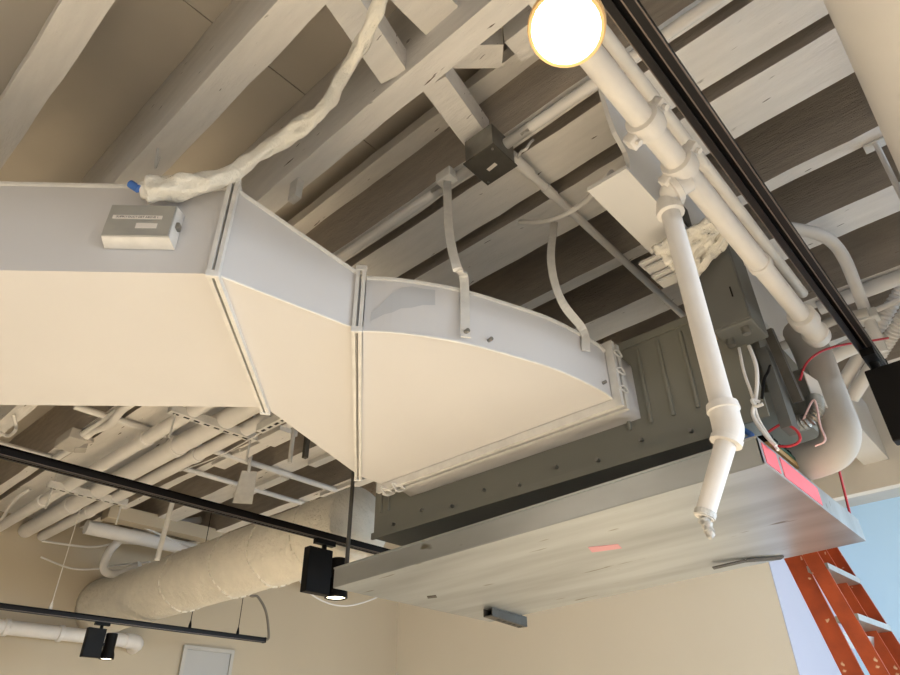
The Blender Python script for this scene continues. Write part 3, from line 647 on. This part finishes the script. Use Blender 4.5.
# cable hanging from the spot at the pan corner along the wall
# hanging tag bracket
p = PZ(246, 487, 1.40); m = MB(); m.hexa([p + Vector((-.05, .03, -.10)), p + Vector((.04, -.03, -.10)), p + Vector((.04, -.02, -.10)), p + Vector((-.05, .04, -.10))], [p + Vector((-.03, .02, .10)), p + Vector((.04, -.03, .10)), p + Vector((.04, -.02, .10)), p + Vector((-.03, .03, .10))])
m.tube([p + Vector((0, 0, .09)), up(p, HJ)], .010, 8); tag(m.build('sheet_bracket', SEAM), 'sheet metal bracket hanging on a rod above the middle black track', 'bracket')
p = PZ(251, 450, 1.36); p.x = 1.87; hang('support_post', 0, 0, p, HJ + .02, .012, SEAM, 'white post dropping from the slotted trapeze end above the middle track', 'rod')
p = PZ(295, 447, 1.40); m = MB(); p.x = 1.885; m.box(p.x - .012, p.x + .012, p.y - .012, p.y + .012, 1.36, HJ + .02); tag(m.build('steel_post', DARK), 'dark steel post dropping below the taper of the duct', 'post')

cond([PY(297, 575, 4.2), PY(306, 590, 4.2), PY(325, 602, 4.2), PY(345, 606, 4.2), PY(365, 602, 4.2), PY(385, 594, 4.2)], .0055, 'white_cable', 'pale cable sagging behind the spotlight at the drain pan corner', cat='cable')
# big wrapped round duct
dc, hcz, dr0 = 2.20, 1.06, .195
wd = thing('wrapped_duct', 'big round duct wrapped in cream foil running from the far wall behind the drain pan', 'duct', (dc, 3.8, hcz - dr0))
m = MB(); n_ = 60; pts = []; K = 40; vs = []
for i in range(n_ + 1):
    y = 2.62 + (Y1 - .002 - 2.62) * i / n_
    for k in range(K):
        w = 2 * math.pi * k / K; dd_ = Vector((math.cos(w), 0, math.sin(w))); r = dr0 * (1 + .012 * noise.noise(Vector((y * 3, w * 2, 0))) + .01 * noise.noise(Vector((y * 12, math.cos(w) * 4, math.sin(w) * 4))))
        if i > n_ - 4: r *= 1 + .03 * (i - n_ + 4)
        vs.append(Vector((dc, y, hcz)) + dd_ * r)
m.add(vs, [(i * K + k, i * K + (k + 1) % K, (i + 1) * K + (k + 1) % K, (i + 1) * K + k) for i in range(n_) for k in range(K)] + [tuple(range(K)), tuple(n_ * K + k for k in range(K))[::-1]], True)
m.build('duct_jacket', INSUL, wd, autosmooth=False)
for yy in (2.95, 3.35, 3.75, 4.35):
    m = MB()
    for k in range(26):
        w = 2 * math.pi * k / 26; c = Vector((dc + math.cos(w) * (dr0 + .003), yy + .012 * math.sin(k * 5.1), hcz + math.sin(w) * (dr0 + .003))); rr_ = Vector((math.cos(w), 0, math.sin(w)))
        m.obox(c, rr_.cross(Vector((0, 1, 0))), (0, 1, 0), rr_, .018, .008, .005, .002)
    m.build('tape_seam', INSUL, wd)
m = MB(); m.tube([PY(173, 500, 3.9), PY(157, 560, 3.9)], .016, 8)
tag(m.build('hanger_rod', SEAM), 'white hanger rod reaching from above the middle track to the big wrapped duct', 'hanger rod')

# small pipe low on the far wall
p = PY(0, 621, 5.47); q = PY(143, 636, 5.47)
t = thing('wall_pipe', 'small white pipe with an elbow along the far wall behind the lowest black track', 'pipe', p)
hpz = (p.z + q.z) / 2 - .04
MB().tube([(-2.0, 5.47, hpz), (q.x - .12, 5.47, hpz)], .047, 14).build('pipe_run', PIPE, t)
MB().tube(curve([(q.x - .13, 5.47, hpz), (q.x - .06, 5.475, hpz), (q.x - .02, 5.51, hpz - .01), (q.x, 5.598, hpz - .02)], 6), .053, 14).build('pipe_elbow', PIPE, t)
for xx in (p.x + .03, q.x - .62): m = MB(); m.lathe((xx, 5.47, hpz), (1, 0, 0), [(0, .048), (.004, .056), (.03, .056), (.034, .048)], 14); m.bar((xx + .017, 5.52, hpz), (xx + .017, 5.598, hpz), .02, .02); m.build('pipe_clamp', PIPE, t)

# ------------------------------------------------------------------ right-hand pipes and conduits
# white round duct in the near top corner
RRh, RRr = 1.12, .26; th = math.atan(-.058); Dc = None
# left tangent plane passes Y/h = -.058
yc = -.058 * RRh - RRr * math.sqrt(1 + .058 ** 2)
t = thing('round_duct', 'smooth white round duct filling the top right corner', 'duct', (1.3, yc, RRh - RRr))
MB().tube([(-3.2, yc, RRh), (3.842, yc, RRh)], RRr, 64).build('duct_pipe', STEEL, t)
RG = 'hanger rods at the right'
p = PZ(876, 143, HJ); cond([p + Vector((0, 0, .05)), PZ(906, 205, HJ - .30)], .008, 'hanger_rod', 'thin white rod hanging from the narrow joist beside the white round duct', cat='hanger rod')
m = MB(); m.obox(p + Vector((0, 0, -.006)), (0, 1, 0), (1, 0, 0), Z, .035, .02, .004, .002); tag(m.build('rod_plate', SEAM), 'small fixing plate on the narrow joist at the white round duct', 'plate')
cond([PZ(780, 227, 1.50), PZ(795, 229, 1.50), PZ(818, 234, 1.50), PZ(834, 244, 1.49), PZ(846, 262, 1.47), PX(858, 292, 2.50), PX(867, 315, 2.55), PX(874, 332, 2.58), PX(882, 352, 2.6)], .021, 'bent_conduit', 'white conduit bending down past the near black track at the right edge', k=8)
m = MB(); c = PX(868, 317, 2.56); m.obox(c, (0, 1, 0), (1, 0, 0), Z, .035, .03, .02, .006); tag(m.build('conduit_coupling', SEAM), 'white connector at the lower end of the bent right conduit', 'connector')
h = 1.572
cond([(1.705 * h, -3.9, h), (1.705 * h, .34, h)], .030, 'white_pipe', 'thick white pipe crossing the right edge under the back joists', n=14, cat='pipe')
cond([PX(848, 322, 2.75), PX(900, 300, 2.75)], .012, 'cross_conduit', 'thin white conduit below the thick white pipe at the right edge', cat='conduit')
for i, (a, b, l) in enumerate((((836, 394), (905, 284), 'corrugated white hose at the right edge, upper of the pair'), ((852, 398), (912, 303), 'corrugated white hose at the right edge, lower of the pair'))):
    A, B = PX(*a, 2.95), PX(*b, 2.75); n_ = 60; pts = [A.lerp(B, k / n_) for k in range(n_ + 1)]
    m = MB(); m.tube(pts, [.028 if k < 24 else (.029 if k % 2 else .024) for k in range(n_ + 1)], 12); tag(m.build('corrugated_hose', PIPE), l, 'hose', 'corrugated hoses at the right edge')
# elbow run behind end of sprinkler main
cond([PX(758, 385, 2.45), PX(800, 372, 2.45), PX(840, 352, 2.45), PX(872, 338, 2.45)], .030, 'white_pipe', 'white pipe passing behind the insulated bend towards the right edge', n=14, cat='pipe')
cond([PX(752, 352, 2.2), PX(785, 345, 2.25), PX(830, 322, 2.3), PX(868, 312, 2.3)], .016, 'wire_bundle', 'grey bundle of wires behind the end of the sprinkler pipe', mt=FOAM, cat='wires')
# insulated suction pipe
ip = [PX(800, 330, 2.05), PX(812, 352, 2.02), PX(822, 380, 2.0), PX(833, 410, 1.98), PX(840, 432, 1.97), PX(834, 450, 1.97), PX(812, 460, 1.98), PX(770, 470, 2.0), PX(740, 480, 2.02)]
cond(ip, .052, 'insulated_pipe', 'fat grey insulated pipe bending down into the end of the drain pan', mt=FOAM, n=18, k=10, cat='pipe')
cond([PX(788, 420, 1.90), PX(800, 428, 1.88), PX(812, 424, 1.88), PX(818, 412, 1.90), PX(816, 400, 1.92)], .022, 'coiled_conduit', 'grey ribbed flexible conduit curling beside the fat insulated pipe', mt=ZINC, n=12, cat='conduit')
m = MB(); P = curve([PX(797, 424, 1.87), PX(808, 420, 1.86), PX(815, 410, 1.87), PX(814, 398, 1.89)], 10); m.tube(P, [.024 if k % 2 else .019 for k in range(len(P))], 12)
bpy.data.objects.remove(bpy.data.objects['coiled_conduit']); tag(m.build('coiled_conduit', ZINC), 'grey ribbed flexible conduit curling beside the fat insulated pipe', 'conduit')
m = MB(); m.bar(PX(768, 330, 1.74), PX(799, 402, 1.80), .024, .02); tag(m.build('angle_iron', DARK), 'dark steel bar slanting down behind the electrical box', 'steel bar')
m = MB(); c = PX(800, 398, 1.95); m.obox(c, (1, 0, 0), (0, 1, 0), Z, .02, .045, .08, .004); tag(m.build('valve_box', ZINC), 'grey metal box between the steel bar and the fat insulated pipe', 'metal box')
m = MB(); A, B, C1, D = PX(803, 371, 1.86), PX(818, 381, 1.88), PX(828, 408, 1.90), PX(812, 395, 1.88); m.hexa([A, B, C1, D], [v + Vector((.004, .003, 0)) for v in (A, B, C1, D)]); tag(m.build('white_plate', STEEL), 'small white plate leaning against the fat insulated pipe', 'plate')
m = MB(); m.box(1.735, 1.80, .375, .403, UB - .02, UT - .16); tag(m.build('terminal_cover', EBOX), 'dark cover strip at the end of the air handler behind the hanging wires', 'cover')
# wires
WG = 'wires hanging at the air handler end'
cond([PX(739, 348, 1.66), PX(744, 372, 1.64), PX(752, 395, 1.64), PX(758, 418, 1.64), PX(770, 438, 1.64), PX(778, 450, 1.63)], .004, 'hanging_wire', 'cream wire hanging straight from the electrical box to the pink taped pan end', cat='wire', grp=WG)
cond([PX(749, 346, 1.66), PX(756, 365, 1.64), PX(757, 385, 1.63), PX(755, 402, 1.63), PX(753, 415, 1.63), PX(763, 432, 1.62), PX(776, 446, 1.62)], .005, 'hanging_wire', 'thicker cream wire bowing out below the electrical box', cat='wire', grp=WG)
cond([PX(760, 402, 1.62), PX(752, 400, 1.61), PX(756, 406, 1.61), PX(763, 404, 1.61)], .0045, 'wire_tie', 'white tie knotted around the hanging cream wires', cat='tie')
cond([PX(762, 398, 1.63), PX(764, 380, 1.66), PX(768, 372, 1.68), PX(770, 366, 1.72)], .004, 'hanging_wire', 'black wire looping from the hanging bundle to the unit end', mt=BLACK, cat='wire', grp=WG)
cond([PX(768, 432, 1.74), PX(783, 424, 1.74), PX(796, 430, 1.74), PX(800, 440, 1.74), PX(790, 446, 1.74), PX(770, 446, 1.74)], .0035, 'red_wire', 'red wire looping over the circuit board in the drain pan', mt=RED, cat='wire', grp=WG)
cond([PX(744, 430, 1.70), PX(752, 436, 1.69), PX(744, 440, 1.69), PX(736, 436, 1.69), PX(730, 440, 1.68), PX(742, 444, 1.67)], .007, 'blue_wire', 'blue wires bunched behind the lower bend of the drop pipe', mt=BLUE, cat='wire', grp=WG)
cond([PX(800, 380, 1.85), PX(806, 364, 1.88), PX(820, 352, 1.92), PX(842, 345, 1.98), PX(870, 341, 2.1), PX(888, 338, 2.2)], .0035, 'red_wire', 'red wire arching over the fat insulated pipe', mt=RED, cat='wire', grp=WG)
cond([PX(803, 420, 1.84), PX(814, 400, 1.84), PX(820, 425, 1.83), PX(825, 440, 1.83), PX(815, 446, 1.83)], .003, 'pink_wire', 'pale pink wire looped below the small white plate', mt=mat('pinkish', (214, 180, 178), .5), cat='wire', grp=WG)

# ------------------------------------------------------------------ stepladder folded and leaning
lad = thing('step_ladder', 'paint-spattered orange fibreglass stepladder standing below the drain pan', 'ladder', (2.95, .3, FL))
def rail(pa, pb, X, w, t_, name='rail'):
    A, B = PX(*pa, X), PX(*pb, X); d = (B - A) / (B.z - A.z); top = A + d * (.93 - A.z); bot = A + d * (FL + .004 - A.z)
    dirv = (top - bot).normalized(); sd = Vector((0, 1, 0)); sd = (sd - dirv * sd.dot(dirv)).normalized(); nx_ = dirv.cross(sd)
    m = MB(); c = (top + bot) / 2; L_ = (top - bot).length / 2
    m.obox(c, dirv, sd, nx_, L_, w / 2, .003)
    for s in (-1, 1): m.obox(c + sd * s * (w / 2 - .002) + nx_ * (t_ / 2) * (1 if nx_.x > 0 else -1), dirv, sd, nx_, L_, .002, t_ / 2)
    m.build(name, ORANGE, lad); return top, bot
a1 = rail((793, 557), (853, 675), 2.80, .066, .010, 'rear_rail')
a2 = rail((811, 556), (880, 675), 2.76, .054, .010, 'front_rail')
a3 = rail((818, 552), (891, 672), 3.05, .064, .010, 'rear_rail')
a4 = rail((829, 549), (907, 672), 3.12, .062, .012, 'front_rail')
for hh in (.595, .415, .13, -.16, -.45, -.74, -1.03, -1.32):
    f = lambda r: r[0] + (r[1] - r[0]) * ((hh - r[0].z) / (r[1].z - r[0].z))
    p, q = f(a2), f(a4); MB().bar(p, q, .075, .022).build('step', ALU, lad)
for hh in (.36, -.3, -.9):
    f = lambda r: r[0] + (r[1] - r[0]) * ((hh - r[0].z) / (r[1].z - r[0].z))
    p, q = f(a1), f(a3); MB().bar(p, q, .05, .004, up=(0, 1, .3)).build('rear_brace', ALU, lad)
m = MB(); c = (a1[0] + a2[0] + a3[0] + a4[0]) / 4; m.obox(c, (1, 0, 0), (0, 1, 0), Z, .20, .10, .02, .006); m.build('top_cap', ORANGE, lad)

# ------------------------------------------------------------------ light
def area(name, loc, rot, sx, sy, e, col):
    l = bpy.data.lights.new(name, 'AREA'); l.shape = 'RECTANGLE'; l.size = sx; l.size_y = sy; l.energy = e; l.color = col
    o = bpy.data.objects.new(name, l); C.objects.link(o); o.location = Vector(loc) + Vector((0, 0, EYE)); o.rotation_euler = rot; return o
area('daylight_window', (.2, YR - .16, .3), (math.radians(20), 0, 0), 5.4, 1.8, 240, (.90, .95, 1))
area('daylight_window', (4.85, YR - .16, .3), (math.radians(68), 0, 0), 3.7, 1.8, 240, (.72, .86, 1))
def spotl(name, loc, d, e, col, ang=80, blend=.6, size=.05):
    l = bpy.data.lights.new(name, 'SPOT'); l.energy = e; l.color = col; l.spot_size = math.radians(ang); l.spot_blend = blend; l.shadow_soft_size = size
    o = bpy.data.objects.new(name, l); C.objects.link(o); o.location = Vector(loc) + Vector((0, 0, EYE)); o.rotation_euler = Vector(d).to_track_quat('-Z', 'Y').to_euler(); return o
warm = (1, .88, .68)
for x, y, e, tx, ty, tz, cone in ((2.1, 2.535, 260, 1.5, 1.9, -1.6, 66), (.5, 2.535, 520, .9, 2.5, -1.6, 64), (.3, 2.535, 370, .3, 1.1, -1.6, 72), (.0, .163, 300, .3, 1.5, -1.6, 72), (1.2, 4.74, 60, 1.2, 3.9, -1.6, 60),
                                  (3.7, 2.535, 320, 4.2, 2.7, -1.6, 84), (1.85, .1, 190, 1.9, .6, -1.6, 80), (-.6, .163, 250, -.5, .5, -1.6, 84)):
    spotl('bounce_spot', (x, y, .60), (tx - x, ty - y, tz - .6), e, warm, cone)  # added bare spots, mostly without fixtures, bouncing warm light off the floor
spotl('flood_light', lc + aim * .03, aim, 25, (1, .80, .56), 150, .5, .05)
w = bpy.data.worlds.new('World'); SC.world = w; w.use_nodes = True
w.node_tree.nodes['Background'].inputs[0].default_value = (.6, .75, 1, 1); w.node_tree.nodes['Background'].inputs[1].default_value = .6

# ------------------------------------------------------------------ camera
cd = bpy.data.cameras.new('Camera'); cam = bpy.data.objects.new('Camera', cd); C.objects.link(cam)
cd.sensor_width = 36; cd.sensor_fit = 'HORIZONTAL'; cd.lens = F / 900 * 36; cd.clip_start = .01
Mx = Matrix(((R[0][0], -R[0][1], -R[0][2]), (R[1][0], -R[1][1], -R[1][2]), (R[2][0], -R[2][1], -R[2][2])))
cam.matrix_world = Matrix.Translation((0, 0, EYE)) @ Mx.to_4x4()
SC.camera = cam
SC.view_settings.view_transform = 'Standard'; SC.view_settings.look = 'None'; SC.view_settings.gamma = 1; SC.view_settings.exposure = .3
SC.view_settings.use_curve_mapping = False
SC.cycles.use_denoising = True
SC.cycles.max_bounces = 10; SC.cycles.diffuse_bounces = 4
